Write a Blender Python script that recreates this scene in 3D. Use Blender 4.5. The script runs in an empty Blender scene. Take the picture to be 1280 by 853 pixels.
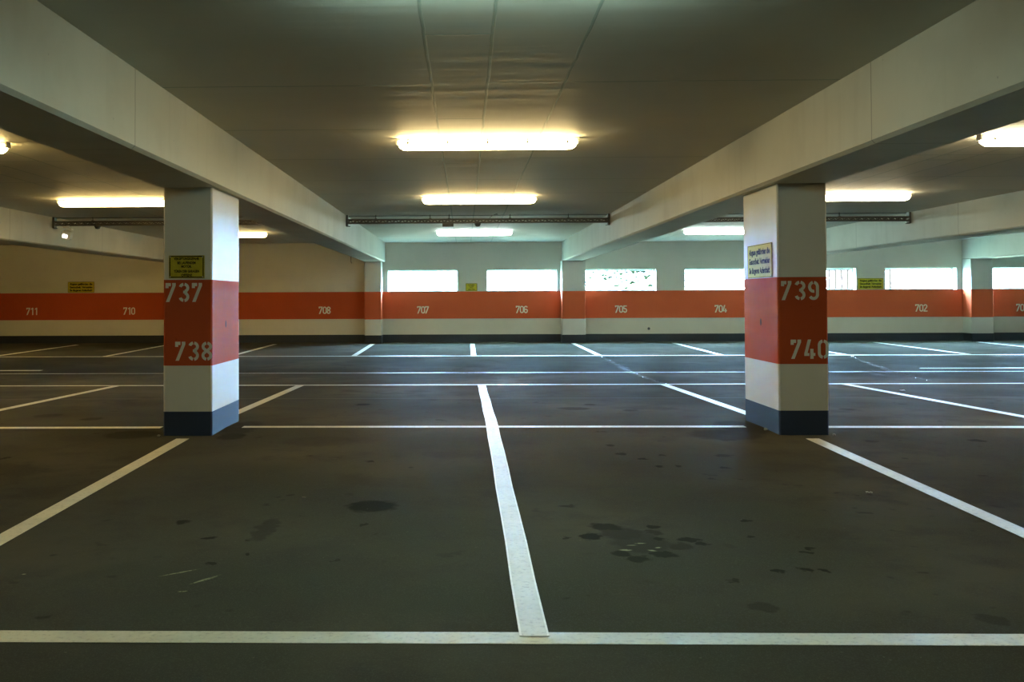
import bpy, bmesh, math, random
from math import pi, sin, cos, radians
from mathutils import Vector, Matrix

random.seed(7)
scn = bpy.context.scene
COL = scn.collection
H = 1.231                       # camera height above the lowest floor point; heights below are given from the lens and lifted by H

# ------------------------------------------------------------------ settings to tune
LAMP = 62.0
SKY = 460.0
SUN = 110.0
EXPOSURE = -0.3

CEIL, BEAM, BAND_T, BAND_B, BASE_T = 1.413 + H, 0.918 + H, 0.168 + H, -0.520 + H, -0.920 + H
COL_T, COL_B, COL_D = 0.159 + H, -0.544 + H, -0.919 + H
WY = 25.0                       # inner face of the windowed wall
X0, X1, Y0 = -15.0, 19.0, -12.0
PROFILE = [(-12.0, -1.230), (0.8, -1.228), (8.515, -1.1085), (16.2, -1.231), (25.0, -1.113), (25.35, -1.112)]

def floor_z(y):
    for (a, za), (b, zb) in zip(PROFILE, PROFILE[1:]):
        if a <= y <= b:
            return H + za + (zb - za) * (y - a) / (b - a)
    return H + PROFILE[-1][1]

# ------------------------------------------------------------------ node helpers
def new_mat(name):
    m = bpy.data.materials.new(name); m.use_nodes = True
    nt = m.node_tree
    return m, nt, nt.nodes['Principled BSDF']

def nd(nt, kind, **kw):
    n = nt.nodes.new(kind)
    for k, v in kw.items():
        setattr(n, k, v)
    return n

def link(nt, a, b): nt.links.new(a, b)

def math_n(nt, op, a, b=None, c=None, clamp=False):
    n = nd(nt, 'ShaderNodeMath', operation=op, use_clamp=clamp)
    for i, v in enumerate((a, b, c)):
        if v is None: continue
        if hasattr(v, 'links'): link(nt, v, n.inputs[i])
        else: n.inputs[i].default_value = v
    return n.outputs[0]

def mix_c(nt, fac, a, b):
    n = nd(nt, 'ShaderNodeMix', data_type='RGBA')
    for i, v in ((0, fac), (6, a), (7, b)):
        if hasattr(v, 'links'): link(nt, v, n.inputs[i])
        elif i == 0: n.inputs[0].default_value = v
        else: n.inputs[i].default_value = (*v, 1)
    return n.outputs[2]

def noise(nt, vec, scale, detail=4, rough=.55):
    n = nd(nt, 'ShaderNodeTexNoise')
    n.inputs['Scale'].default_value = scale; n.inputs['Detail'].default_value = detail; n.inputs['Roughness'].default_value = rough
    link(nt, vec, n.inputs['Vector'])
    return n.outputs['Fac']

def ramp(nt, v, a, b, lo=0., hi=1.):
    n = nd(nt, 'ShaderNodeMapRange', interpolation_type='SMOOTHSTEP')
    n.inputs[1].default_value = a; n.inputs[2].default_value = b; n.inputs[3].default_value = lo; n.inputs[4].default_value = hi
    link(nt, v, n.inputs[0])
    return n.outputs[0]

def world_pos(nt):
    g = nd(nt, 'ShaderNodeNewGeometry')
    return g.outputs['Position']

def scaled(nt, vec, s):
    n = nd(nt, 'ShaderNodeVectorMath', operation='MULTIPLY'); link(nt, vec, n.inputs[0]); n.inputs[1].default_value = s
    return n.outputs[0]

def bump(nt, bs, h, strength, dist=.01):
    b = nd(nt, 'ShaderNodeBump'); b.inputs['Strength'].default_value = strength; b.inputs['Distance'].default_value = dist
    link(nt, h, b.inputs['Height']); link(nt, b.outputs[0], bs.inputs['Normal'])

def paint(name, rgb, dark, rough=.55, pits=True, spec=.4, mottle=.5):
    """painted concrete: soft mottling, air-bubble pits, light wear"""
    m, nt, bs = new_mat(name)
    p = world_pos(nt)
    n1 = noise(nt, p, 1.3, 5); n2 = noise(nt, p, 14, 4)
    f = ramp(nt, n1, .42, .75)
    c = mix_c(nt, math_n(nt, 'MULTIPLY', f, mottle), rgb, dark)
    if pits:
        v = nd(nt, 'ShaderNodeTexVoronoi', feature='F1'); v.inputs['Scale'].default_value = 9; v.inputs['Randomness'].default_value = 1
        link(nt, p, v.inputs['Vector'])
        sel = math_n(nt, 'GREATER_THAN', noise(nt, p, 3.1, 2), .54)
        pit = math_n(nt, 'MULTIPLY', ramp(nt, v.outputs['Distance'], .03, .075, 1, 0), sel)
        c = mix_c(nt, math_n(nt, 'MULTIPLY', pit, .45), c, tuple(x * .35 for x in rgb))
        hh = math_n(nt, 'SUBTRACT', math_n(nt, 'MULTIPLY', n2, .25), pit)
    else:
        hh = math_n(nt, 'MULTIPLY', n2, .3)
    link(nt, c, bs.inputs['Base Color'])
    bs.inputs['Roughness'].default_value = rough; bs.inputs['Specular IOR Level'].default_value = spec
    bump(nt, bs, hh, .25, .006)
    return m, nt, bs, c

def plain(name, rgb, rough=.5, metal=0., spec=.5, var=.12):
    m, nt, bs = new_mat(name)
    n = noise(nt, world_pos(nt), 22, 4)
    link(nt, mix_c(nt, ramp(nt, n, .35, .7), rgb, tuple(x * (1 - var) for x in rgb)), bs.inputs['Base Color'])
    bs.inputs['Roughness'].default_value = rough; bs.inputs['Metallic'].default_value = metal; bs.inputs['Specular IOR Level'].default_value = spec
    return m

def emit(name, rgb, s):
    m, nt, bs = new_mat(name)
    bs.inputs['Base Color'].default_value = (.8, .8, .8, 1)
    bs.inputs['Emission Color'].default_value = (*rgb, 1); bs.inputs['Emission Strength'].default_value = s
    return m

M = {}
M['white'] = paint('white_paint', (.62, .61, .54), (.54, .525, .45))[0]
M['wall'] = paint('wall_paint', (.62, .60, .50), (.55, .525, .43), rough=.6)[0]
M['red'] = paint('red_paint', (.44, .075, .026), (.37, .060, .02), rough=.75, spec=.07)[0]
M['base'] = paint('anthracite_paint', (.022, .028, .036), (.017, .022, .028), rough=.5, spec=.3)[0]
M['column_base'] = paint('blue_grey_paint', (.036, .048, .080), (.028, .038, .062), rough=.6, spec=.08)[0]
M['stencil'] = paint('stencil_paint', (.66, .64, .54), (.56, .54, .44), rough=.55, pits=False)[0]

# concrete beam: same paint with casting joints and hair cracks
m, nt, bs, c = paint('beam_paint', (.56, .55, .475), (.46, .445, .375), mottle=.7)
p = world_pos(nt); s = nd(nt, 'ShaderNodeSeparateXYZ'); link(nt, p, s.inputs[0])
wob = math_n(nt, 'MULTIPLY_ADD', noise(nt, p, 6, 3), .012, s.outputs[1])
jm = None
for yy in (5.97, 15.1, 19.0):
    d = ramp(nt, math_n(nt, 'ABSOLUTE', math_n(nt, 'SUBTRACT', wob, yy)), .003, .010, 1, 0)
    jm = d if jm is None else math_n(nt, 'MAXIMUM', jm, d)
streak = noise(nt, scaled(nt, p, (1.5, 7, .5)), 1.0, 4)
c = mix_c(nt, math_n(nt, 'MULTIPLY', ramp(nt, streak, .55, .78), .35), c, (.42, .40, .33))
c = mix_c(nt, math_n(nt, 'MULTIPLY', jm, .6), c, (.16, .15, .12))
link(nt, c, bs.inputs['Base Color'])
M['beam'] = m

# ceiling slab: painted boards with caulked seams
m, nt, bs = new_mat('ceiling_paint')
p = world_pos(nt); s = nd(nt, 'ShaderNodeSeparateXYZ'); link(nt, p, s.inputs[0])
wx = math_n(nt, 'MULTIPLY_ADD', noise(nt, p, 2.5, 4), .02, s.outputs[0])
wy = math_n(nt, 'MULTIPLY_ADD', noise(nt, p, 2.5, 4), .03, s.outputs[1])
xm = math_n(nt, 'FLOORED_MODULO', math_n(nt, 'ADD', wx, 2.275 - .01), 5.0)       # position inside a bay
seam = None
def add_seam(v, at, w, lo=None, hi=None):
    global seam
    d = ramp(nt, math_n(nt, 'ABSOLUTE', math_n(nt, 'SUBTRACT', v, at)), w * .4, w, 1, 0)
    if lo is not None:
        d = math_n(nt, 'MULTIPLY', d, math_n(nt, 'GREATER_THAN', xm, lo)); d = math_n(nt, 'MULTIPLY', d, math_n(nt, 'LESS_THAN', xm, hi))
    seam = d if seam is None else math_n(nt, 'MAXIMUM', seam, d)
for at in (2.275 - .212, 2.275 + .156, 2.275 + .662):
    add_seam(xm, at, .012)
a, b, c3 = 2.063, 2.431, 2.937
for y, lo, hi in ((5.26, a, b), (6.45, b, 5), (6.51, 0, a), (7.75, a, b), (8.2, 0, a), (9.95, 0, 5), (10.32, a, b), (11.75, 0, 5), (13.3, 0, 5), (14.9, a, c3), (17.6, 0, 5), (20.2, 0, 5), (22.4, 0, 5)):
    add_seam(wy, y + .015, .016, lo, hi)
boards = noise(nt, scaled(nt, p, (.35, 2.6, 1)), 1.0, 3)
fine = noise(nt, p, 30, 4)
cc = mix_c(nt, ramp(nt, noise(nt, p, .8, 5), .4, .75, 0, .5), (.60, .59, .51), (.52, .505, .43))
cc = mix_c(nt, math_n(nt, 'MULTIPLY', seam, .7), cc, (.26, .33, .28))
link(nt, cc, bs.inputs['Base Color']); bs.inputs['Roughness'].default_value = .6; bs.inputs['Specular IOR Level'].default_value = .3
hh = math_n(nt, 'ADD', math_n(nt, 'MULTIPLY', boards, 1.05), math_n(nt, 'ADD', math_n(nt, 'MULTIPLY', fine, .03), math_n(nt, 'MULTIPLY', seam, .22)))
bump(nt, bs, hh, .55, .02)
M['ceiling'] = m

# floor: dark sealed asphalt with oil spots, joints and scrapes
STAINS = [(-0.52, 5.5, 0.147, 0.159, 0.8), (-1.48, 5.13, 0.042, 0.04, 0.8), (-1.25, 4.82, 0.03, 0.036, 0.8), (-1.13, 4.37, 0.022, 0.026, 0.7),
 (-1.05, 4.77, 0.018, 0.024, 0.6), (-1.0, 4.53, 0.017, 0.02, 0.7), (-1.01, 4.98, 0.06, 0.25, 0.4), (-0.58, 4.44, 0.018, 0.027, 0.5),
 (0.71, 5.04, 0.085, 0.075, 0.8), (0.61, 4.85, 0.06, 0.078, 0.9), (0.77, 4.91, 0.12, 0.14, 0.55), (0.94, 5.04, 0.036, 0.036, 0.8),
 (0.93, 4.93, 0.055, 0.055, 0.6), (0.93, 4.8, 0.03, 0.034, 0.8), (1.07, 4.79, 0.058, 0.045, 0.8), (1.11, 4.72, 0.034, 0.034, 0.8),
 (1.0, 4.67, 0.06, 0.065, 0.5), (0.77, 4.46, 0.055, 0.06, 0.7), (0.90, 4.53, 0.065, 0.05, 0.7), (0.71, 4.54, 0.045, 0.043, 0.7),
 (0.83, 4.74, 0.15, 0.2, 0.4), (0.48, 4.82, 0.022, 0.036, 0.7), (-0.53, 5.07, 0.018, 0.045, 0.6), (0.56, 5.5, 0.05, 0.036, 0.6),
 (1.45, 5.17, 0.031, 0.03, 0.8), (1.39, 4.84, 0.027, 0.028, 0.7), (1.59, 4.64, 0.027, 0.026, 0.8), (1.56, 4.57, 0.03, 0.022, 0.7),
 (1.34, 4.27, 0.028, 0.032, 0.8), (1.46, 4.3, 0.032, 0.028, 0.8), (1.53, 4.28, 0.028, 0.027, 0.8), (1.11, 4.14, 0.024, 0.03, 0.6),
 (1.13, 3.8, 0.06, 0.055, 0.4), (1.92, 3.67, 0.06, 0.06, 0.35), (1.11, 7.54, 0.034, 0.055, 0.7), (1.12, 7.16, 0.045, 0.06, 0.7),
 (1.25, 6.96, 0.03, 0.054, 0.8), (1.3, 6.69, 0.03, 0.05, 0.8), (1.4, 7.12, 0.019, 0.038, 0.7), (1.43, 6.69, 0.025, 0.04, 0.7),
 (-0.67, 6.88, 0.025, 0.04, 0.7), (-1.1, 10.62, 0.09, 0.13, 0.7), (1.11, 10.13, 0.17, 0.16, 0.6), (1.33, 10.57, 0.07, 0.08, 0.6),
 (1.65, 9.95, 0.085, 0.11, 0.5), (3.96, 7.75, 0.066, 0.072, 0.7), (1.84, 7.09, 0.072, 0.075, 0.6), (1.72, 6.63, 0.035, 0.043, 0.8),
 (2.05, 7.8, 0.066, 0.073, 0.6), (3.14, 7.72, 0.05, 0.06, 0.4), (3.83, 10.0, 0.081, 0.1, 0.5), (-4.04, 9.5, 0.14, 0.195, 0.4),
 (-3.5, 9.2, 0.105, 0.147, 0.5), (-3.3, 7.01, 0.03, 0.05, 0.7), (-2.75, 8.1, 0.24, 0.24, 0.45), (-1.14, 7.74, 0.32, 0.26, 0.2),
 (2.1, 8.05, 0.3, 0.3, 0.5), (-1.9, 8.0, 0.12, 0.2, 0.6), (2.35, 8.5, 0.2, 0.5, 0.5), (-1.93, 8.5, 0.16, 0.5, 0.5)]
SCRAPES = [(-1.232, 4.236, .095, .008, .64), (-1.092, 4.141, .09, .012, .95), (-1.143, 3.981, .022, .008, .2),
 (.738, 4.604, .034, .018, 0), (.825, 4.723, .03, .010, .1), (.858, 4.597, .024, .012, -.5), (.897, 4.646, .018, .01, .4), (.781, 4.687, .03, .006, .1),
 (-1.894, 4.211, .012, .01, 0)]
m, nt, bs = new_mat('asphalt')
p = world_pos(nt); s = nd(nt, 'ShaderNodeSeparateXYZ'); link(nt, p, s.inputs[0])
n_big = noise(nt, p, .55, 5, .6); n_mid = noise(nt, p, 2.2, 6, .6); n_fine = noise(nt, p, 160, 3, .7)
cc = mix_c(nt, ramp(nt, n_big, .38, .66), (.056, .055, .040), (.094, .083, .060))
cc = mix_c(nt, ramp(nt, n_mid, .38, .68, 0, .75), cc, (.050, .046, .037))
cc = mix_c(nt, ramp(nt, n_fine, .45, .8, 0, .6), cc, (.11, .105, .09))
# warp for ragged stain outlines
nw = nd(nt, 'ShaderNodeTexNoise'); nw.inputs['Scale'].default_value = 16; nw.inputs['Detail'].default_value = 4; link(nt, p, nw.inputs['Vector'])
wv = nd(nt, 'ShaderNodeVectorMath', operation='MULTIPLY_ADD'); link(nt, nw.outputs['Color'], wv.inputs[0]); wv.inputs[1].default_value = (.11, .11, 0); link(nt, p, wv.inputs[2])
wv2 = nd(nt, 'ShaderNodeVectorMath', operation='SUBTRACT'); link(nt, wv.outputs[0], wv2.inputs[0]); wv2.inputs[1].default_value = (.055, .055, 0)
def blob(vec, x, y, rx, ry, ang=0., e0=.72, e1=1.12):
    mp = nd(nt, 'ShaderNodeMapping', vector_type='TEXTURE')
    mp.inputs['Location'].default_value = (x, y, 0); mp.inputs['Rotation'].default_value = (0, 0, ang); mp.inputs['Scale'].default_value = (rx, ry, 1e4)
    link(nt, vec, mp.inputs['Vector'])
    ln = nd(nt, 'ShaderNodeVectorMath', operation='LENGTH'); link(nt, mp.outputs[0], ln.inputs[0])
    return ramp(nt, ln.outputs['Value'], e0, e1, 1, 0)
st = None
for x, y, rx, ry, a_ in STAINS:
    d = math_n(nt, 'MULTIPLY', blob(wv2.outputs[0], x, y, rx, ry), a_)
    st = d if st is None else math_n(nt, 'MAXIMUM', st, d)
cc = mix_c(nt, math_n(nt, 'MULTIPLY', st, .9), cc, (.013, .0125, .012))
sc_ = None
wv3 = nd(nt, 'ShaderNodeVectorMath', operation='MULTIPLY_ADD'); link(nt, nw.outputs['Color'], wv3.inputs[0]); wv3.inputs[1].default_value = (.012, .012, 0); link(nt, p, wv3.inputs[2])
for x, y, rx, ry, ang in SCRAPES:
    d = blob(wv3.outputs[0], x + .006, y + .006, rx, ry, ang, .4, 1.1)
    sc_ = d if sc_ is None else math_n(nt, 'MAXIMUM', sc_, d)
sc_ = math_n(nt, 'MULTIPLY', sc_, ramp(nt, noise(nt, p, 60, 3), .3, .55))
cc = mix_c(nt, math_n(nt, 'MULTIPLY', sc_, .8), cc, (.34, .33, .20))
spots = math_n(nt, 'MULTIPLY', ramp(nt, noise(nt, p, 7, 2, .5), .66, .74), ramp(nt, noise(nt, p, .7, 2), .45, .62))
cc = mix_c(nt, math_n(nt, 'MULTIPLY', spots, .55), cc, (.020, .019, .017))
pale = math_n(nt, 'MULTIPLY', ramp(nt, noise(nt, p, 38, 2, .5), .74, .80), .5)
cc = mix_c(nt, pale, cc, (.16, .15, .12))
# casting joints across the bay
jy = math_n(nt, 'MULTIPLY_ADD', noise(nt, p, 1.5, 3), .03, s.outputs[1])
jt = ramp(nt, math_n(nt, 'ABSOLUTE', math_n(nt, 'SUBTRACT', jy, 11.40)), .008, .03, 1, 0)
cc = mix_c(nt, math_n(nt, 'MULTIPLY', jt, .30), cc, (.22, .21, .18))
link(nt, cc, bs.inputs['Base Color'])
r_ = math_n(nt, 'ADD', ramp(nt, n_mid,   .3, .7, .50, .60), math_n(nt, 'MULTIPLY', st, -.12))
link(nt, r_, bs.inputs['Roughness']); bs.inputs['Specular IOR Level'].default_value = .0001
bump(nt, bs, math_n(nt, 'ADD', n_fine, math_n(nt, 'MULTIPLY', n_mid, .2)), .22, .003)
M['floor'] = m

# line paint, fresh and worn away
def line_mat(name, keep):
    m, nt, bs = new_mat(name)
    p = world_pos(nt)
    n1 = noise(nt, p, 5, 6, .65); n2 = noise(nt, p, 45, 4, .7)
    c = mix_c(nt, ramp(nt, n1, .4, .72, 0, .6), (.56, .54, .43), (.41, .39, .30))
    c = mix_c(nt, ramp(nt, n2, .50, .72, 0, .7), c, (.28, .27, .22))
    link(nt, c, bs.inputs['Base Color']); bs.inputs['Roughness'].default_value = .5
    if keep < 1:
        g = math_n(nt, 'MULTIPLY', ramp(nt, noise(nt, p, 9, 6, .7), .38, .66), keep)
        link(nt, g, bs.inputs['Alpha'])
    return m
M['line'] = line_mat('line_paint', 1.0)
M['worn'] = line_mat('worn_line_paint', .14)
M['edge'] = plain('line_edge_paint', (.74, .72, .62), .5)

M['lamp_warm'] = emit('lamp_warm', (1.0, .75, .34), LAMP)
M['lamp_neutral'] = emit('lamp_neutral', (1.0, .82, .50), LAMP)
M['lamp_yellow'] = emit('lamp_yellow', (1.0, .70, .25), LAMP * .9)
M['lamp_white'] = emit('lamp_white', (.84, .98, .92), LAMP)
M['lamp_cool'] = emit('lamp_cool', (.66, 1.0, .90), LAMP * .78)
M['housing'] = plain('lamp_housing_plastic', (.62, .61, .56), .45)
M['clip'] = plain('clip_steel', (.35, .33, .28), .35, .8)
M['tray'] = plain('galvanised_steel', (.10, .092, .075), .55, .3)
M['dark_plastic'] = plain('dark_plastic', (.05, .048, .044), .5)
M['white_plastic'] = plain('white_plastic', (.72, .71, .66), .4)
M['lens'] = emit('spot_lens', (1.0, .92, .78), 4)
M['yellow'] = plain('sign_yellow', (.50, .41, .035), .45, 0, .05, .18)
M['yellow_glossy'] = plain('sign_yellow_glossy', (.60, .50, .10), .36, 0, .003, .1)
M['black'] = plain('sign_black', (.014, .014, .010), .6, 0, .01)
M['screw'] = plain('screw_steel', (.4, .38, .33), .4, .8)
M['hole'] = plain('dark_hole', (.02, .008, .006), .8)
M['frame'] = plain('window_frame_paint', (.75, .76, .74), .5)
M['drain'] = plain('drain_steel', (.50, .49, .44), .45, .2, .5, .3)
M['groove'] = plain('drain_gap', (.02, .02, .02), .8)
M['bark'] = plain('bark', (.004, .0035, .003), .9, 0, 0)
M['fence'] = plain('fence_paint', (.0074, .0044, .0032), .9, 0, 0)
M['paper'] = plain('paper', (.72, .70, .60), .7)
M['rubble'] = plain('grit', (.30, .27, .20), .9)
M['outside'] = plain('sunlit_lawn', (.34, .41, .25), .9, 0, .1, .3)
m, nt, bs = new_mat('leaf')
oi = noise(nt, world_pos(nt), 6, 2)
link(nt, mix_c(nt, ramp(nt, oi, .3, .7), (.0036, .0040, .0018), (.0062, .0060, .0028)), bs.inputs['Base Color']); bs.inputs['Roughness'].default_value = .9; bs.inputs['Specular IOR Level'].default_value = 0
M['leaf'] = m

# ------------------------------------------------------------------ mesh helpers
def bx(bm, x0, x1, y0, y1, z0, z1, mat=0):
    vs = [bm.verts.new(c) for c in ((x0, y0, z0), (x1, y0, z0), (x1, y1, z0), (x0, y1, z0), (x0, y0, z1), (x1, y0, z1), (x1, y1, z1), (x0, y1, z1))]
    for f in ((3, 2, 1, 0), (4, 5, 6, 7), (0, 1, 5, 4), (1, 2, 6, 5), (2, 3, 7, 6), (3, 0, 4, 7)):
        bm.faces.new([vs[i] for i in f]).material_index = mat
    return vs

def loft(bm, rings, cap=True):
    rr = [[bm.verts.new(c) for c in r] for r in rings]
    n = len(rr[0])
    for a, b in zip(rr, rr[1:]):
        for i in range(n):
            bm.faces.new((a[i], a[(i + 1) % n], b[(i + 1) % n], b[i]))
    if cap:
        bm.faces.new(list(reversed(rr[0]))); bm.faces.new(rr[-1])

def tube(bm, pts, r, n=8):
    pts = [Vector(q) for q in pts]; rings = []
    for i, q in enumerate(pts):
        t = (pts[min(i + 1, len(pts) - 1)] - pts[max(i - 1, 0)]).normalized()
        u = t.cross(Vector((0, 1, 0)));  u = t.cross(Vector((1, 0, 0))) if u.length < .1 else u
        u.normalize(); v = t.cross(u)
        rings.append([q + (u * cos(2 * pi * k / n) + v * sin(2 * pi * k / n)) * r for k in range(n)])
    loft(bm, rings)

def lathe(bm, c, prof, n=20):
    rings = [[(c[0] + r * cos(2 * pi * k / n), c[1] + r * sin(2 * pi * k / n), c[2] + z) for k in range(n)] for r, z in prof]
    loft(bm, rings)

def obj(name, bm, mat, parent=None, smooth=False):
    bmesh.ops.recalc_face_normals(bm, faces=bm.faces[:])
    me = bpy.data.meshes.new(name); bm.to_mesh(me); bm.free()
    for mm in (mat if isinstance(mat, (list, tuple)) else [mat]): me.materials.append(mm)
    if smooth:
        for q in me.polygons: q.use_smooth = True
    o = bpy.data.objects.new(name, me); COL.objects.link(o)
    if parent: o.parent = parent
    return o

def B(): return bmesh.new()

def thing(name, label, cat, loc=(0, 0, 0), rz=0., group=None):
    o = bpy.data.objects.new(name, None); COL.objects.link(o)
    o.empty_display_size = .1; o.location = loc; o.rotation_euler = (0, 0, rz)
    return tag(o, label, cat, group)

def tag(o, label, cat, group=None):
    o['label'] = label; o['category'] = cat; o['kind'] = 'thing'
    if group: o['group'] = group
    return o

def struct(name, bm, mat, parent=None):
    o = obj(name, bm, mat, parent); o['kind'] = 'structure'
    return o

def dup(root, loc, label, group=None):
    r = root.copy(); COL.objects.link(r); r.location = loc; r['label'] = label
    if group: r['group'] = group
    for ch in list(root.children):
        c = ch.copy(); COL.objects.link(c); c.parent = r
        for g in ch.children:
            d = g.copy(); COL.objects.link(d); d.parent = c
    return r

# ------------------------------------------------------------------ stencilled figures
def arc(cx, cy, rx, ry, a0, a1, n=12):
    return [(cx + rx * cos(radians(a0 + (a1 - a0) * i / n)), cy + ry * sin(radians(a0 + (a1 - a0) * i / n))) for i in range(n + 1)]

T = .155
W = .56
def glyph(ch, gap):
    """list of ('s', polyline) strokes and ('p', polygon) blocks in a .56 x 1 box"""
    c, rx = W / 2, W / 2 - T / 2
    g = 9 if gap else 0
    if ch == '0':
        l = arc(c, .70, rx, .30 - T / 2, 90 + g, 180) + arc(c, .30, rx, .30 - T / 2, 180, 270 - g)
        r = arc(c, .30, rx, .30 - T / 2, 270 + g, 360) + arc(c, .70, rx, .30 - T / 2, 0, 90 - g)
        return [('s', l), ('s', r)]
    if ch == '1':
        return [('s', [(.36, 0), (.36, 1)]), ('p', [(.29, 1), (.12, .86), (.12, .70), (.29, .82)])]
    if ch == '2':
        return [('s', arc(c, .71, rx, .29 - T / 2, 170, -20) + [(.10, .13)]), ('p', [(.02, 0), (W, 0), (W, T), (.02, T)])]
    if ch == '3':
        top, bot = (.745, .255 - T / 2 + .01), (.27, .27 - T / 2)
        r1 = arc(c, top[0], rx, top[1], 90 - g, -75); r2 = arc(c, bot[0], rx, bot[1] + .01, 75, -90 + g)
        out = [('s', r1), ('s', r2), ('p', [(.24, .59), (.42, .60), (.46, .505), (.42, .42), (.24, .45)])]
        return out + [('s', arc(c, top[0], rx, top[1], 90 + g, 165, 8)), ('s', arc(c, bot[0], rx, bot[1], 195, 270 - g, 8))]
    if ch == '4':
        return [('p', [(.19, 1), (.36, 1), (.17, .30), (.26, .30), (.26, .15), (0, .15), (0, .28)]),
                ('p', [(.31, .52), (.48, .52), (.48, .30), (.57, .30), (.57, .15), (.48, .15), (.48, 0), (.31, 0)])]
    if ch == '5':
        return [('p', [(.04, 1), (.52, 1), (.52, .85), (.19, .85), (.19, .55), (.04, .50)]),
                ('s', [(.12, .545)] + arc(c, .32, rx, .32 - T / 2, 95, -165))]
    if ch == '6':
        return [('s', arc(c, .70, rx, .30 - T / 2, 20, 180) + arc(c, .30, rx, .30 - T / 2, 180, 360) + arc(c, .36, rx, .24 - T / 2, 0, 140))]
    if ch == '7':
        return [('p', [(.0, 1), (.28, 1), (.28, .83), (.16, .83), (.16, .73), (0, .73)]) if gap else ('p', [(.0, 1), (.40, 1), (.40, .85), (.14, .85), (.14, .76), (0, .76)]),
                ('p', [(.35, 1), (.54, 1), (.54, .86), (.20, 0), (.02, 0), (.355, .84)])]
    if ch == '8':
        L = arc(c, .745, rx - .005, .255 - T / 2, 90 + g, 250) + arc(c, .27, rx, .27 - T / 2, 110, 270 - g)
        R_ = [(2 * c - x, y) for x, y in L]
        return [('s', L), ('s', R_)]
    if ch == '9':
        return [('s', arc(c, .69, rx, .31 - T / 2, 90 + g, 282)),
                ('s', arc(c, .70, rx, .30 - T / 2, 90 - g, 0) + arc(c, .30, rx, .30 - T / 2, 0, -150))]
    return []

def ribbon(bm, pts, w, f):
    n = len(pts); L, R_ = [], []
    for i in range(n):
        a = Vector(pts[max(i - 1, 0)]); b = Vector(pts[min(i + 1, n - 1)])
        t = (b - a); t = t.normalized() if t.length > 1e-9 else Vector((1, 0))
        nn = Vector((-t.y, t.x)) * w / 2; q = Vector(pts[i])
        L.append(bm.verts.new(f(q + nn))); R_.append(bm.verts.new(f(q - nn)))
    for i in range(n - 1):
        if (Vector(pts[i]) - Vector(pts[i + 1])).length > 1e-6:
            bm.faces.new((L[i], L[i + 1], R_[i + 1], R_[i]))

def figures(text, height, pitch, f3, gap):
    """flat lettering; f3 maps (right, up) metres to 3-D"""
    bm = B(); x = 0.
    for k, ch in enumerate(text):
        for kind, pts in glyph(ch, gap):
            off = k * pitch
            f = lambda q: f3(off + q[0] * height, q[1] * height)
            if kind == 's': ribbon(bm, pts, T, f)
            else: bm.faces.new([bm.verts.new(f(q)) for q in pts])
    return bm

def flat(bm):      # figures keep the winding that faces the viewer
    return bm

# ------------------------------------------------------------------ the setting
bm = B()
top = [(y, H + z) for y, z in PROFILE]
prof = top + [(PROFILE[-1][0], -.35), (Y0, -.35)]
loft(bm, [[(X0 - .3, y, z) for y, z in prof], [(X1 + .3, y, z) for y, z in prof]])
struct('floor', bm, M['floor'])
bm = B(); bx(bm, X0 - .3, X1 + .3, Y0 - .3, WY + .34, CEIL, CEIL + .35); struct('ceiling', bm, M['ceiling'])

WIN_Z0, WIN_Z1 = BAND_T + .0, .713 + H
wins = [-1.06 + 2.5 * k for k in range(0, 8)]
bm = B()
bx(bm, X0 - .3, X1 + .3, WY, WY + .30, -.1, WIN_Z0)
bx(bm, X0 - .3, X1 + .3, WY, WY + .30, WIN_Z1, CEIL)
edge = X0 - .3
for wx_ in wins:
    bx(bm, edge, wx_ - .888, WY, WY + .30, WIN_Z0, WIN_Z1); edge = wx_ + .888
bx(bm, edge, X1 + .3, WY, WY + .30, WIN_Z0, WIN_Z1)
wall_back = struct('wall_back', bm, M['wall'])
for i, wx_ in enumerate(wins):
    bm = B(); a, b, w = wx_ - .888, wx_ + .888, .03
    bx(bm, a, b, WY + .20, WY + .26, WIN_Z0, WIN_Z0 + w); bx(bm, a, b, WY + .20, WY + .26, WIN_Z1 - w, WIN_Z1)
    bx(bm, a, a + w, WY + .20, WY + .26, WIN_Z0 + w, WIN_Z1 - w); bx(bm, b - w, b, WY + .20, WY + .26, WIN_Z0 + w, WIN_Z1 - w)
    struct('window_%d' % (i + 1), bm, M['frame'])
bm = B(); bx(bm, X0, X1, WY - .004, WY + .002, BAND_B, BAND_T); band = struct('trim_1', bm, M['red'])
bm = B(); bx(bm, X0, X1, WY - .006, WY + .002, -1.16 + H, BASE_T); struct('baseboard_back', bm, M['base'])
for nm, a in (('left', (X0 - .3, X0, Y0, WY)), ('right', (X1, X1 + .3, Y0, WY)), ('front', (X0, X1, Y0 - .3, Y0))):
    bm = B()
    bx(bm, *a, -.1, CEIL)
    struct('wall_' + nm, bm, M['wall'])
    x0, x1, y0, y1 = a; e = .004
    if nm == 'left': s_ = (X0, X0 + e, Y0, WY - .01)
    elif nm == 'right': s_ = (X1 - e, X1, Y0, WY - .01)
    else: s_ = (X0 + .01, X1 - .01, Y0, Y0 + e)
    bm = B(); bx(bm, *s_, BAND_B, BAND_T); struct({'left': 'trim_2', 'right': 'trim_3', 'front': 'trim_4'}[nm], bm, M['red'])
    bm = B(); bx(bm, *s_, -.02, BASE_T); struct('baseboard_' + nm, bm, M['base'])

# stall figures on the far wall's red band
for k in range(-4, 8):
    num = str(707 - k); cx_ = -1.06 + 2.5 * k
    h, pt = .185, .1
    wd = 2 * pt + W * h
    bm = figures(num, h, pt, lambda u, v: (cx_ - wd / 2 + u, WY - .0065, -.388 + H + v), False)
    o = obj('stall_number', bm, M['stencil'], wall_back); o['label'] = 'white stencilled number ' + num

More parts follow.
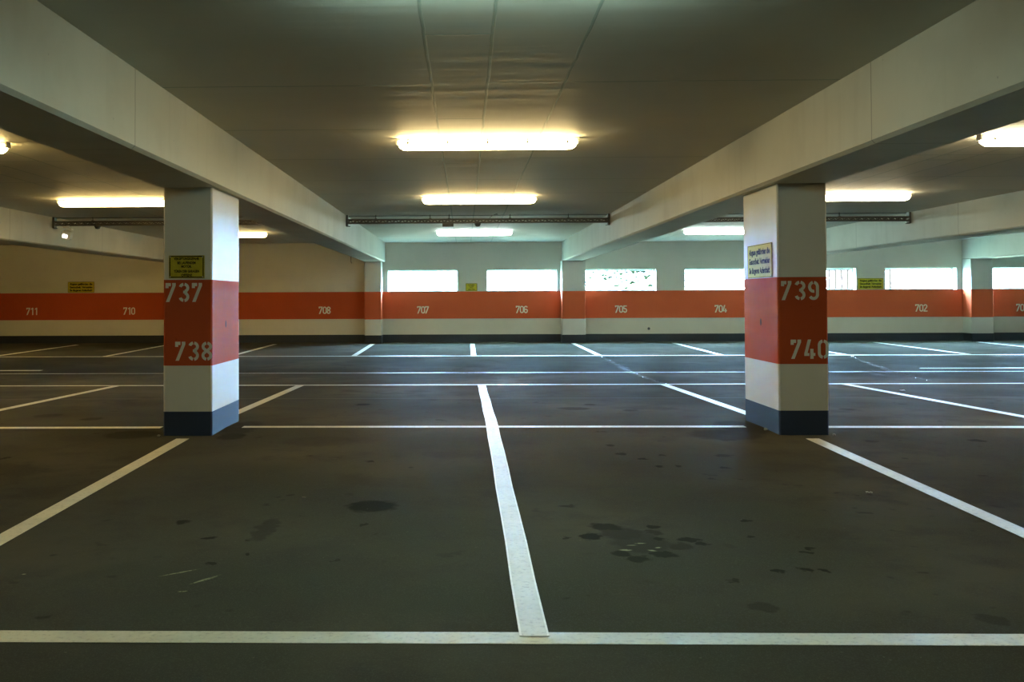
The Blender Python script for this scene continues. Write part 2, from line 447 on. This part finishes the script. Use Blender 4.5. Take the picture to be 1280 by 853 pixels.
# small mortar patch / dark spot low on the far wall
bm = B(); lathe(bm, (0, 0, 0), [(.030, 0), (.034, .004), (.026, .010), (.010, .012)], 14)
o = obj('wall_socket_plug', bm, M['dark_plastic'], wall_back); o['label'] = 'dark round plug in the white lower wall'
o.rotation_euler = (pi / 2, 0, 0); o.location = (4.634, WY, -.791 + H)

# outside
bm = B(); bx(bm, -80, 110, WY + .30, 150, -.45, .33); bx(bm, X1 + .30, 110, -60, WY + .30, -.45, .33); g = struct('ground', bm, M['outside'])

# ------------------------------------------------------------------ columns
def prism(bm, x0, x1, y0, y1, z0, z1, c=.012):
    pts = [(x0 + c, y0), (x1 - c, y0), (x1, y0 + c), (x1, y1 - c), (x1 - c, y1), (x0 + c, y1), (x0, y1 - c), (x0, y0 + c)]
    loft(bm, [[(x, y, z0) for x, y in pts], [(x, y, z1) for x, y in pts]])

def column(name, label, cat, xa, xb, ya, yb, zfloor, zs, group):
    cx, cy = (xa + xb) / 2, (ya + yb) / 2
    t = thing(name, label, cat, (cx, cy, zfloor), 0, group)
    hw, hd = (xb - xa) / 2, (yb - ya) / 2
    for nm, a, b, mm, lb in (('base_band', zfloor, zs[0], 'column_base' if name == 'concrete_column' else 'base', 'dark blue grey painted foot'), ('lower_shaft', zs[0], zs[1], 'white', None),
                             ('red_band', zs[1], zs[2], 'red', 'orange red painted band'), ('upper_shaft', zs[2], zs[3], 'white', None)):
        bm = B(); prism(bm, -hw, hw, -hd, hd, a - zfloor, b - zfloor)
        o = obj(nm, bm, M[mm], t)
        if lb: o['label'] = lb
    return t

CY0, CY1 = 8.034, 9.0
zs = (COL_D, COL_B, COL_T, BEAM)
zf = -1.122 + H
GC = 'banded concrete columns between the parking bays'
cl = column('concrete_column', 'white concrete column with red band stencilled 737 and 738', 'column', -2.470, -2.069, CY0, CY1, zf, zs, GC)
cr = column('concrete_column', 'white concrete column with red band stencilled 739 and 740', 'column', 2.530, 2.929, CY0, CY1, zf, zs, GC)
def col_fig(t, num, x, z):
    ox, oy, oz = t.location
    bm = figures(num, .155, .1085, lambda u, v: (x + u - ox, CY0 - .0015 - oy, z + v - oz), True)
    o = obj('stall_number', bm, M['stencil'], t); o['label'] = 'white stencilled number ' + num
col_fig(cl, '737', -2.452, -.022 + H); col_fig(cl, '738', -2.372, -.503 + H)
col_fig(cr, '739', 2.556, -.028 + H); col_fig(cr, '740', 2.628, -.502 + H)
for t, fx, sg in ((cl, -2.069, 1), (cr, 2.530, -1)):
    ox, oy, oz = t.location
    bm = B(); lathe(bm, (0, 0, 0), [(.018, -.004), (.020, .0008), (.012, .002), (.004, .0012)], 12)
    o = obj('anchor_hole', bm, M['hole'], t); o['label'] = 'small dark anchor hole in red band'
    o.scale = (1.6, 1, 1); o.rotation_euler = (0, sg * pi / 2, 0); o.location = (fx - ox, 8.50 - oy, -.216 + H - oz)

GP = 'wall pillars carrying the beams along the windowed wall'
zp = (BASE_T, BAND_B - .004, BAND_T - .004, BEAM)
pf = floor_z(24.75) - .012
for xa, xb, lb in ((-2.503, -2.083, 'white wall pillar with red band left of the window over stall 707'),
                   (2.414, 2.993, 'white wall pillar with red band between stalls 706 and 705'),
                   (12.457, 12.996, 'white wall pillar with red band at the right, beside stall 702'),
                   (-7.48, -7.03, 'white wall pillar with red band standing behind the column numbered 737'),
                   (7.47, 7.95, 'white wall pillar with red band standing behind the column numbered 739')):
    column('wall_pillar', lb, 'pillar', xa, xb, 24.55, WY - .007, pf, zp, GP)

# ------------------------------------------------------------------ beams
GB = 'concrete beams under the ceiling'
for xa, xb, lb in ((-2.505, -2.009, 'long pale concrete beam resting on the column numbered 737'),
                   (2.4485, 2.945, 'long pale concrete beam resting on the column numbered 739'),
                   (-7.53, -7.035, 'pale concrete beam at the far left, beside the small white spotlight'),
                   (7.48, 7.975, 'pale concrete beam at the right, beyond the column numbered 739'),
                   (12.47, 12.97, 'pale concrete beam ending on the right wall pillar beside stall 702')):
    cx = (xa + xb) / 2; hw = (xb - xa) / 2; c = .022; hh = CEIL - BEAM - .0015
    t = thing('concrete_beam', lb, 'beam', (cx, 0, BEAM), 0, GB)
    bm = B(); loft(bm, [[(-hw, y, hh), (-hw, y, c), (-hw + c, y, 0), (hw - c, y, 0), (hw, y, c), (hw, y, hh)] for y in (Y0 + .01, WY - .008)])
    obj('beam_body', bm, M['beam'], t)

# ------------------------------------------------------------------ ceiling lamps
GL = 'fluorescent ceiling lamps'
LX = [-9.85, -4.94, .205, 5.31, 10.3]
lamp0 = thing('ceiling_lamp', '', 'lamp', (0, 0, CEIL), 0, GL)
bm = B()
def rr(x, hy, z0, z1, c): return [(x, -hy, z1), (x, -hy, z0 + c), (x, -hy + c, z0), (x, hy - c, z0), (x, hy, z0 + c), (x, hy, z1)]
loft(bm, [rr(-.79, .036, -.022, 0, .004), rr(.79, .036, -.022, 0, .004)])
obj('housing', bm, M['housing'], lamp0)
bm = B()
def dr(x, s): return [(x, -.036 * s, -.022), (x, -.072 * s, -.022 - .036 * s), (x, -.066 * s, -.022 - .060 * s), (x, -.030 * s, -.022 - .078 * s), (x, .030 * s, -.022 - .078 * s), (x, .066 * s, -.022 - .060 * s), (x, .072 * s, -.022 - .036 * s), (x, .036 * s, -.022)]
loft(bm, [dr(-.79, .35), dr(-.775, .75), dr(-.745, .96), dr(-.70, 1), dr(.70, 1), dr(.745, .96), dr(.775, .75), dr(.79, .35)])
d_ = obj('diffuser', bm, M['lamp_warm'], lamp0); d_['label'] = 'bright glowing diffuser'
for sx in (-1, 1):
    bm = B(); bx(bm, min(sx * .79, sx * .806), max(sx * .79, sx * .806), -.040, .040, -.052, -.002); obj('end_cap', bm, M['housing'], lamp0)
for sy in (-1, 1):
    for x in (-.70, -.35, 0, .35, .70):
        bm = B(); bx(bm, x - .012, x + .012, min(sy * .069, sy * .076), max(sy * .069, sy * .076), -.060, -.040)
        vs = bx(bm, x - .008, x + .008, min(sy * .040, sy * .074), max(sy * .040, sy * .074), -.022, -.014)
        for v in vs:
            if abs(v.co.y) > .05: v.co.z -= .027
        obj('clip', bm, M['clip'], lamp0)

def lamp(i, y, label, mat, dx=0., first=[True]):
    if first[0]:
        first[0] = False; t = lamp0; t.location = (LX[i] + dx, y, CEIL); t['label'] = label
    else:
        t = dup(lamp0, (LX[i] + dx, y, CEIL), label, GL)
    for ch in t.children:
        if ch.name.startswith('diffuser'):
            ch.material_slots[0].link = 'OBJECT'; ch.material_slots[0].material = M[mat]
lamp(2, 8.70, 'large bright fluorescent lamp on the ceiling midway between the two numbered columns', 'lamp_warm')
lamp(2, 13.73, 'glowing ceiling lamp in the middle bay, just in front of the cable tray', 'lamp_warm')
lamp(2, 20.70, 'glowing ceiling lamp in the middle bay, behind the cable tray near the windows', 'lamp_white')
lamp(1, 8.72, 'ceiling lamp in the left bay whose end just shows at the picture edge', 'lamp_yellow', .055)
lamp(1, 13.80, 'glowing ceiling lamp in the left bay, partly hidden by the column numbered 737', 'lamp_yellow')
lamp(1, 20.90, 'small glowing ceiling lamp seen just right of the column numbered 737', 'lamp_yellow', -.06)
lamp(3, 8.71, 'ceiling lamp cut off by the right picture edge below the beam', 'lamp_neutral')
lamp(3, 13.63, 'glowing ceiling lamp in the right bay, just right of the column numbered 739', 'lamp_neutral')
lamp(3, 20.66, 'glowing ceiling lamp near the windows, just left of the column numbered 739', 'lamp_white', .055)
lamp(0, 8.7, 'ceiling lamp two bays left, in line with the columns', 'lamp_yellow')
lamp(0, 13.8, 'ceiling lamp two bays left, over the back stalls', 'lamp_yellow')
lamp(0, 20.8, 'ceiling lamp two bays left, over the stalls numbered 710 and 711', 'lamp_yellow')
lamp(4, 8.7, 'ceiling lamp two bays right, in line with the columns', 'lamp_neutral')
lamp(4, 13.7, 'ceiling lamp two bays right, over the back stalls', 'lamp_neutral')
lamp(4, 20.7, 'ceiling lamp two bays right, over the stalls numbered 702 and 703', 'lamp_white')
lamp(1, 2.0, 'added unseen lamp in the left bay, brightening the column fronts', 'lamp_yellow')  # added fill lamp out of view, warms and brightens the column front faces
lamp(3, 2.0, 'added unseen lamp in the right bay, brightening the column fronts', 'lamp_warm')  # its added counterpart on the right, also unseen fill for the column fronts
lamp(2, 4.26, 'ceiling lamp in the middle bay above the front cross line', 'lamp_cool')

# ------------------------------------------------------------------ hanging cable trays
GT = 'cable trays hung across the bays'
def tray(x0, x1, y, label, rods, plate):
    cx = (x0 + x1) / 2; z0 = 1.262 + H
    t = thing('hanging_cable_tray', label, 'cable tray', (cx, y, z0), 0, GT)
    a, b = x0 - cx, x1 - cx
    h, w = .080, .10
    bm = B()
    bx(bm, a, b, -w / 2, w / 2, 0, .006)
    for yy in (-w / 2, w / 2 - .004):
        bx(bm, a, b, yy, yy + .004, .006, .028); bx(bm, a, b, yy, yy + .004, h - .026, h)
        x = a; up = True
        while x < b - .07:
            z_a, z_b = (.026, h - .024) if up else (h - .024, .026)
            vs = []
            for zc, xx in ((z_a, x), (z_b, x + .055)):
                for dx in (-.014, .014):
                    for dy in (0, .004):
                        vs.append(bm.verts.new((xx + dx, yy + dy, zc)))
            for f in ((0, 2, 6, 4), (1, 5, 7, 3), (0, 4, 5, 1), (2, 3, 7, 6)): bm.faces.new([vs[i] for i in f])
            x += .055; up = not up
    obj('perforated_channel', bm, M['tray'], t)
    top_ = CEIL - z0
    bm = B(); bx(bm, a, b, .07, .10, top_ - .016, top_ - .006); obj('upper_rail', bm, M['tray'], t)
    for sx, xx in (plate):
        bm = B(); xx -= cx
        bx(bm, xx - .016, xx + .016, -w / 2, w / 2, -.04, top_ - .002)
        bx(bm, xx - .016 if sx > 0 else xx - .05, xx + .05 if sx > 0 else xx + .016, -.02, .02, -.045, -.035)
        obj('end_bracket', bm, M['tray'], t)
    for rx in rods:
        bm = B(); tube(bm, [(rx - cx, 0, h - .002), (rx - cx, 0, top_)], .007, 8)
        bx(bm, rx - cx - .022, rx - cx + .022, -.012, .012, h, h + .010)
        obj('hanger_rod', bm, M['tray'], t)
    return t
tray(-1.990, 2.430, 16.65, 'dark perforated cable tray hung across the middle bay between two beams', (-1.5, -.58, -.26, .77, 1.75), ((1, -1.985), (-1, 2.425)))
tray(-7.015, -2.525, 16.7, 'dark cable tray across the left bay, running behind the column numbered 737', (-6.35, -5.0, -4.6, -3.4), ((1, -7.01), (-1, -2.53)))
tray(2.965, 7.46, 16.7, 'dark cable tray across the right bay, running behind the column numbered 739', (3.7, 4.9, 6.3), ((1, 2.97), (-1, 7.455)))
bm = B(); tube(bm, [(.42, 16.58, 1.345 + H), (.46, 16.57, 1.38 + H), (.54, 16.56, CEIL)], .004, 6)
bx(bm, .525, .555, 16.548, 16.572, CEIL - .012, CEIL)
tag(obj('hanging_wire', bm, M['tray']), 'thin slanting wire from the ceiling to the middle cable tray', 'wire')

# devices under the trays
def dome(x, y, label):
    t = thing('smoke_detector', label, 'sensor', (x, y, 1.2605 + H), 0, 'round sensors under the cable trays')
    bm = B(); lathe(bm, (0, 0, 0), [(.052, 0), (.055, -.012), (.050, -.020)], 24); obj('mounting_plate', bm, M['dark_plastic'], t, True)
    bm = B(); lathe(bm, (0, 0, 0), [(.046, -.018), (.044, -.034), (.034, -.048), (.016, -.055), (.002, -.056)], 24); obj('dome_cover', bm, M['dark_plastic'], t, True)
dome(.222, 16.65, 'small dark round sensor under the cable tray of the middle bay')
dome(-6.268, 16.7, 'small dark round sensor under the cable tray of the left bay')
t = thing('hanging_junction_box', 'small grey brown rectangular box under the cable tray of the middle bay', 'junction box', (-.28, 16.65, 1.2605 + H))
bm = B(); prism(bm, -.092, .092, -.045, .045, -.052, 0, .008); obj('box_body', bm, M['tray'], t)
bm = B(); bx(bm, -.085, .085, -.050, -.044, -.046, -.008)
for sx in (-.07, .07): bx(bm, sx - .006, sx + .006, -.053, -.049, -.031, -.021)
obj('cover_plate', bm, M['tray'], t)
t = thing('spotlight', 'small white spotlight hung under the left cable tray beside the far left beam', 'spotlight', (-6.76, 16.66, 1.2605 + H))
bm = B(); bx(bm, -.02, .02, -.02, .02, -.05, 0); vs = bx(bm, -.075, .075, -.05, .05, -.055, -.028)
for v in vs: v.co.z -= v.co.x * .3
o = obj('mounting_bracket', bm, M['white_plastic'], t)
bm = B(); loft(bm, [[(x * s_, y, z * s_ - .155) for x, z in ((-.055, -.07), (.055, -.07), (.07, -.05), (.07, .055), (.05, .075), (-.05, .075), (-.07, .055), (-.07, -.05))] for y, s_ in ((-.06, 1), (.05, 1), (.09, .7))])
o = obj('spot_housing', bm, M['white_plastic'], t); o.rotation_euler = (0, radians(14), 0); o.location = (.03, 0, -.01)
bm = B(); loft(bm, [[(x * .62 - .018, y, z * .40 - .180) for x, z in ((-.055, -.07), (.055, -.07), (.07, -.05), (.07, .055), (.05, .075), (-.05, .075), (-.07, .055), (-.07, -.05))] for y in (-.068, -.058)])
o = obj('spot_lens', bm, M['lens'], t); o.rotation_euler = (0, radians(14), 0); o.location = (.03, 0, -.01); o['label'] = 'bright lit lens'
bm = B(); tube(bm, [(-2.49, 21.55, .921 + H), (-2.49, 21.55, .84 + H), (-2.487, 21.55, .79 + H), (-2.478, 21.55, .775 + H), (-2.468, 21.55, .782 + H)], .008, 8)
bx(bm, -2.505, -2.475, 21.535, 21.565, .912 + H, .917 + H)
tag(obj('hanging_hook', bm, M['tray']), 'short dark hook hanging from the beam edge before the left window wall', 'hook')

# ------------------------------------------------------------------ signs
def text_mesh(txt, w, h, weight=.045):
    cu = bpy.data.curves.new('lettering', 'FONT'); cu.body = txt; cu.align_x = 'CENTER'; cu.offset = weight; cu.extrude = .0; cu.size = 1.0; cu.resolution_u = 2
    o = bpy.data.objects.new('lettering', cu); COL.objects.link(o)
    bpy.context.view_layer.update()
    me = bpy.data.meshes.new_from_object(o.evaluated_get(bpy.context.evaluated_depsgraph_get()))
    bpy.data.objects.remove(o); bpy.data.curves.remove(cu)
    xs = [v.co.x for v in me.vertices]; ys = [v.co.y for v in me.vertices]
    sx = w / (max(xs) - min(xs)); sy = h; cxx = (max(xs) + min(xs)) / 2
    return [((v.co.x - cxx) * sx, v.co.y * sy) for v in me.vertices], [tuple(q.vertices) for q in me.polygons], me

def sign(label, loc, rz, w, h, lines, mat, border=.012, thick=.008):
    """lines: (text, width, cap height, baseline) in sign-local metres, origin at the lower middle"""
    t = thing('warning_sign', label, 'sign', loc, rz, 'yellow warning signs')
    bm = B(); prism(bm, -w / 2, w / 2, -thick, 0, 0, h, .001); obj('sign_panel', bm, M[mat], t)
    bm = B(); y0, y1 = -thick - .001, -thick + .0004; e = .004; b = e + border * .5
    bx(bm, -w / 2 + e, w / 2 - e, y0, y1, e, b); bx(bm, -w / 2 + e, w / 2 - e, y0, y1, h - b, h - e)
    bx(bm, -w / 2 + e, -w / 2 + b, y0, y1, b, h - b); bx(bm, w / 2 - b, w / 2 - e, y0, y1, b, h - b)
    o = obj('border', bm, M['black'], t); o['label'] = 'black border line'
    bm = B()
    for txt, lw, ch, bl in lines:
        vs, fs, me = text_mesh(txt, lw, ch / .70)
        vv = [bm.verts.new((x, -thick - .0012, y + bl)) for x, y in vs]
        for f in fs: bm.faces.new([vv[i] for i in f])
        bpy.data.meshes.remove(me)
    o = obj('lettering', bm, M['black'], t); o['label'] = 'black German lettering'
    for sx in (-1, 1):
        for sz in (0, 1):
            bm = B(); x, z = sx * (w / 2 - .012), .012 + sz * (h - .024)
            loft(bm, [[(x + .005 * cos(2 * pi * k / 10), yy, z + .005 * sin(2 * pi * k / 10)) for k in range(10)] for yy in (-thick, -thick - .003)])
            obj('screw', bm, M['screw'], t)
    return t
EX = lambda w, h: [('Abgase gefährden die', w * .86, h * .17, h * .70), ('Gesundheit. Vermeiden', w * .86, h * .17, h * .42), ('Sie längeren Aufenthalt!', w * .86, h * .17, h * .14)]
w, h = .290, .186
sign('yellow warning sign with black lettering above the number 737', (-2.273, CY0 - .008, .172 + H), 0, w, h,
     [('VERGIFTUNGSGEFAHR', w * .72, .020, h * .80), ('BEI LAUFENDEM', w * .52, .020, h * .62), ('MOTOR.', w * .30, .020, h * .46), ('TÜREN DER GARAGEN', w * .72, .020, h * .25), ('OFFEN!', w * .30, .020, h * .08)], 'yellow', .016, .016)
bm = B()
w, h = .69, .288
sign('glossy yellow exhaust warning sign on the side of the column numbered 739', (2.5285, 8.505, .162 + H), -pi / 2, w, h, EX(w, h), 'yellow_glossy', .008, .006)
w, h = .682, .282
sign('yellow exhaust warning sign on the plain wall above the number 710', (-9.80, WY - .006, .176 + H), 0, w, h, EX(w, h), 'yellow')
w, h = .633, .276
sign('yellow exhaust warning sign on the wall between the windows over stalls 703 and 702', (10.185, WY - .006, .180 + H), 0, w, h, EX(w, h), 'yellow')
w, h = .293, .196
sign('smallest yellow sign, on the wall between the windows over 707 and 706', (.168, WY - .006, .176 + H), 0, w, h,
     [('VERGIFTUNGSGEFAHR', w * .6, .022, h * .74), ('BEI LAUFENDEM', w * .42, .022, h * .56), ('MOTOR.', w * .28, .020, h * .38), ('TÜREN OFFEN!', w * .6, .022, h * .14)], 'yellow', .016)

# ------------------------------------------------------------------ painted floor lines
def strip(name, label, p0, p1, w, mat='line', lift=.0025, cat='floor line', group=None, edges=False, taper=None):
    """a painted stripe from p0 to p1 (x, y) lying on the sloped floor"""
    a, b = Vector(p0), Vector(p1); d = (b - a); L = d.length; t = d / L; nrm = Vector((-t.y, t.x))
    ks = {0., 1.}
    for y, _ in PROFILE:
        if abs(d.y) > 1e-6:
            k = (y - a.y) / d.y
            if 0 < k < 1: ks.add(k)
    n = max(1, int(L / .6))
    ks |= {i / n for i in range(n + 1)}
    ks = sorted(ks)
    cx, cy = (a.x + b.x) / 2, (a.y + b.y) / 2; cz = floor_z(cy)
    def ring(k, s0, s1, up):
        q = a + d * k
        wob = .0025 * sin(k * L * 3.1 + a.x) if edges else 0
        out = []
        for s_ in (s0, s1):
            r = q + nrm * (s_ + wob)
            out.append(r)
        z0, z1 = floor_z(min(max(out[0].y, Y0), 25.3)), floor_z(min(max(out[1].y, Y0), 25.3))
        P0 = (out[0].x - cx, out[0].y - cy, z0 + up - cz); P1 = (out[1].x - cx, out[1].y - cy, z1 + up - cz)
        return [P0, P1, (P1[0], P1[1], P1[2] - .001), (P0[0], P0[1], P0[2] - .001)]
    bm = B(); loft(bm, [ring(k, -w / 2 * (taper(k) if taper else 1), w / 2 * (taper(k) if taper else 1), lift) for k in ks])
    o = obj(name, bm, M[mat]); o.location = (cx, cy, cz); tag(o, label, cat, group)
    if edges:
        for sg in (-1, 1):
            bm = B(); s0, s1 = sorted((sg * w / 2, sg * (w / 2 - .008)))
            loft(bm, [ring(k, s0, s1, lift + .0012) for k in ks])
            c = obj('raised_edge', bm, M['edge'], o)
    return o
GF = 'painted lines on the garage floor'
def ln(label, p0, p1, w=.105, **k): return strip('floor_line', label, p0, p1, w, group=GF, **k)
ln('thick white cross line running along the near edge of the front stalls', (-7, 3.47), (8, 3.46), .112, lift=.002)
ln('thick white stall line down the middle, between the two numbered columns', (.238, 3.475), (.222, 13.52), .104, lift=.005, edges=True)
ln('thick white stall line slanting down left from the column numbered 737', (-2.258, 3.53), (-2.258, 7.86), .104, lift=.0045)
ln('thick white stall line slanting down right from the column numbered 739', (2.728, 3.53), (2.723, 7.83), .104, lift=.0045)
ln('white cross line reaching the column numbered 737 from the left', (-9, 8.43), (-2.625, 8.49), .105, lift=.003)
ln('white cross line joining the columns numbered 737 and 739', (-1.925, 8.52), (2.385, 8.50), .105, lift=.003)
ln('white cross line leading right from the column numbered 739', (3.0, 8.465), (9.5, 8.38), .105, lift=.003)
ln('long thin white cross line at the back of the stalls behind the columns', (-13.5, 13.46), (14, 13.58), .12, lift=.003)
ln('long thin white cross line along the front of the stalls numbered 702 to 711', (-14.5, 20.22), (18.5, 19.93), .12, lift=.003)
ln('white stall line behind and right of the column numbered 737', (-2.26, 9.05), (-2.252, 13.45), .105, lift=.0045)
ln('white stall line behind and left of the column numbered 739', (2.715, 9.05), (2.695, 13.45), .105, lift=.0045)
ln('white stall line behind the columns in the left bay, left of the column numbered 737', (-4.775, 8.50), (-4.772, 13.45), .105, lift=.0045)
ln('white stall line behind the columns in the right bay, right of the column numbered 739', (5.16, 8.47), (5.126, 13.5), .105, lift=.0045)
for xa, xb, lb in ((-9.80, -9.60, 'between stalls 711 and 710'), (-7.43, -7.30, 'between stalls 710 and 709'), (-4.82, -4.68, 'between stalls 709 and 708'),
                   (-2.273, -2.268, 'between stalls 708 and 707'), (.173, .18, 'between stalls 707 and 706'), (2.72, 2.65, 'between stalls 706 and 705'),
                   (5.19, 5.10, 'between stalls 705 and 704'), (7.67, 7.55, 'between stalls 704 and 703'), (10.14, 9.97, 'between stalls 703 and 702'), (12.66, 12.45, 'between stalls 702 and 701')):
    ln('short white stall line at the far wall ' + lb, (xa, 20.12), (xb, 24.25), .11, lift=.0045)
strip('lane_arrow', 'white lane dash in the aisle, cut off by the left picture edge', (-10.2, 16.9), (-7.31, 16.9), .15, group='lane dashes in the aisle', cat='lane marking')
strip('lane_arrow', 'white lane dash in the aisle with a tapering tip, right of the column numbered 739', (7.70, 16.91), (11.2, 16.85), .17, group='lane dashes in the aisle', cat='lane marking', taper=lambda k: min(1, .35 + k * 1.3))
ln('faded ghost of a white line crossing the aisle straight below the window over stall 705', (2.724, 13.7), (2.724, 19.9), .10, mat='worn', lift=.0024)
ln('faded ghost line crossing the aisle slantwise right of the column numbered 739', (6.60, 14.2), (7.62, 19.9), .10, mat='worn', lift=.0024)
# drain channel in the aisle's low line
t = thing('drain_channel', 'narrow steel drain strip running across the floor in the aisle', 'drain', (0, 16.28, floor_z(16.28)))
for nm, a, b, zt, mm in (('steel_edge', -.045, -.012, .0010, 'drain'), ('steel_edge', .012, .045, .0010, 'drain'), ('dark_slot', -.012, .012, .0006, 'groove')):
    bm = B(); bx(bm, X0 + .05, X1 - .05, a, b, .0002, zt); obj(nm, bm, M[mm], t)

# ------------------------------------------------------------------ litter
def scrap(x, y, r, label, seed):
    random.seed(seed); bm = B(); n = 6; g_ = []
    for i in range(n):
        g_.append([bm.verts.new((r * (i / (n - 1) - .5) * 2 + random.uniform(-.1, .1) * r, r * (j / (n - 1) - .5) * 1.2 + random.uniform(-.1, .1) * r, .004 + random.random() * r * .45)) for j in range(n)])
    for i in range(n - 1):
        for j in range(n - 1): bm.faces.new((g_[i][j], g_[i + 1][j], g_[i + 1][j + 1], g_[i][j + 1]))
    bmesh.ops.solidify(bm, geom=bm.faces[:], thickness=.0012)
    o = obj('paper_scrap', bm, M['paper']); o.location = (x, y, floor_z(y)); tag(o, label, 'litter', 'scraps of paper on the floor')
scrap(2.352, 5.834, .016, 'small white paper scrap on the asphalt below the right stall line', 3)
scrap(-.934, 5.703, .010, 'tiny white paper scrap on the asphalt above the big oil spot', 4)
scrap(5.389, 12.309, .030, 'white paper scrap by the stall line behind the column numbered 739', 5)
def pebble(x, y, r, label, seed):
    random.seed(seed); bm = B(); bmesh.ops.create_icosphere(bm, subdivisions=2, radius=r)
    for v in bm.verts:
        v.co *= random.uniform(.75, 1.15); v.co.z = max(v.co.z * .7 + r * .55, -.001)
    o = obj('pebble', bm, M['rubble']); o.location = (x, y, floor_z(y)); tag(o, label, 'pebble', 'grit at the column feet')
pebble(2.50, 8.30, .016, 'bit of pale grit beside the left face of the column numbered 739', 1)
pebble(2.955, 8.00, .014, 'bit of pale grit at the right front corner of the column numbered 739', 2)
pebble(-2.495, 8.00, .013, 'bit of pale grit at the left front corner of the column numbered 737', 3)

# ------------------------------------------------------------------ beyond the windows
def tree(label, x, y, z0, crown, n, seed):
    random.seed(seed)
    t = thing('tree', label, 'tree', (x, y, .33), 0, 'trees outside the windows')
    bm = B(); pts = [(0, 0, 0), (.03, 0, .7), (-.02, .05, 1.5), (.05, 0, 2.6)]
    rings = []
    for (px, py, pz), r in zip(pts, (.16, .12, .10, .05)):
        rings.append([(px + r * cos(2 * pi * k / 10), py + r * sin(2 * pi * k / 10), pz) for k in range(10)])
    loft(bm, rings)
    tips = []
    for k in range(9):
        a_ = 2 * pi * k / 9 + random.uniform(-.3, .3); zz = 1.2 + random.random() * .9
        tip = (-1.1 + cos(a_) * crown * random.uniform(.6, 1), sin(a_) * crown * random.uniform(.5, .9), zz + random.uniform(-.3, .9)); tips.append(tip)
        tube(bm, [(0, 0, zz), (tip[0] * .5, tip[1] * .5, zz + .25), tip], .022, 6)
    obj('trunk', bm, M['bark'], t)
    bm = B()
    for _ in range(n):
        tp = random.choice(tips); q = Vector((tp[0] * random.uniform(.3, 1.05), tp[1] * random.uniform(.3, 1.05), tp[2])) + Vector((random.gauss(0, .3), random.gauss(0, .3), random.gauss(0, .28)))
        if q.z < z0: continue
        R_ = Matrix.Rotation(random.uniform(0, 6.3), 3, 'Z') @ Matrix.Rotation(random.uniform(-1.2, 1.2), 3, 'X')
        s_ = random.uniform(.07, .13)
        vs = [bm.verts.new(q + R_ @ Vector(c) * s_) for c in ((-1, 0, 0), (-.3, .5, .12), (1, 0, -.1), (-.3, -.5, .12), (.2, 0, 0))]
        bm.faces.new((vs[0], vs[4], vs[1])); bm.faces.new((vs[1], vs[4], vs[2])); bm.faces.new((vs[2], vs[4], vs[3])); bm.faces.new((vs[3], vs[4], vs[0]))
    o = obj('foliage', bm, M['leaf'], t); o['kind'] = 'stuff'
tree('tree whose sunlit leaves show through the window over stall 705', 7.15, 35.5, 1.22, 2.0, 1000, 12)
t = thing('fence', 'pale slatted fence seen through the window over stall 703', 'fence', (12.2, 33.0, .33))
for zz in (.35, 1.75):
    bm = B(); bx(bm, -1.9, 1.9, .02, .05, zz, zz + .06); obj('rail', bm, M['fence'], t)
for k in range(20):
    bm = B(); x = -1.9 + k * .2; bx(bm, x - .035, x + .035, -.012, .02, 0, 2.0); obj('picket', bm, M['fence'], t)

# ------------------------------------------------------------------ daylight
w = bpy.data.worlds.new('World'); scn.world = w; w.use_nodes = True
bg = w.node_tree.nodes['Background']; bg.inputs[0].default_value = (.31, .62, 1.0, 1); bg.inputs[1].default_value = SKY
sd = bpy.data.lights.new('sun', 'SUN'); sd.energy = SUN; sd.angle = .01; sd.color = (1, .95, .85)
so = bpy.data.objects.new('sun', sd); COL.objects.link(so); so.location = (0, 0, 20)
so.rotation_euler = (radians(42), 0, radians(12))     # comes from behind the garage, over its roof

# ------------------------------------------------------------------ camera
cam = bpy.data.cameras.new('camera'); co = bpy.data.objects.new('camera', cam); COL.objects.link(co)
cam.sensor_fit = 'HORIZONTAL'; cam.sensor_width = 36.0; cam.lens = 36.0 * 1233.0 / 1280.0
cam.shift_x = (640 - 554.06) / 1280.0; cam.shift_y = (347.6 - 426.5) / 1280.0
cam.clip_start = .05; cam.clip_end = 500
r = Vector((0.99975169, 0.02188415, -0.00419911)); u = Vector((0.00464582, -0.02040196, 0.99978106)); f = Vector((-0.02179369, 0.99955232, 0.02049856))
mw = Matrix((( r.x, u.x, -f.x, 0), (r.y, u.y, -f.y, 0), (r.z, u.z, -f.z, H), (0, 0, 0, 1)))
co.matrix_world = mw
scn.camera = co

vs_ = scn.view_settings
vs_.view_transform = 'Standard'; vs_.look = 'None'; vs_.gamma = 1; vs_.use_curve_mapping = False; vs_.exposure = EXPOSURE
scn.cycles.max_bounces = 10; scn.cycles.diffuse_bounces = 6
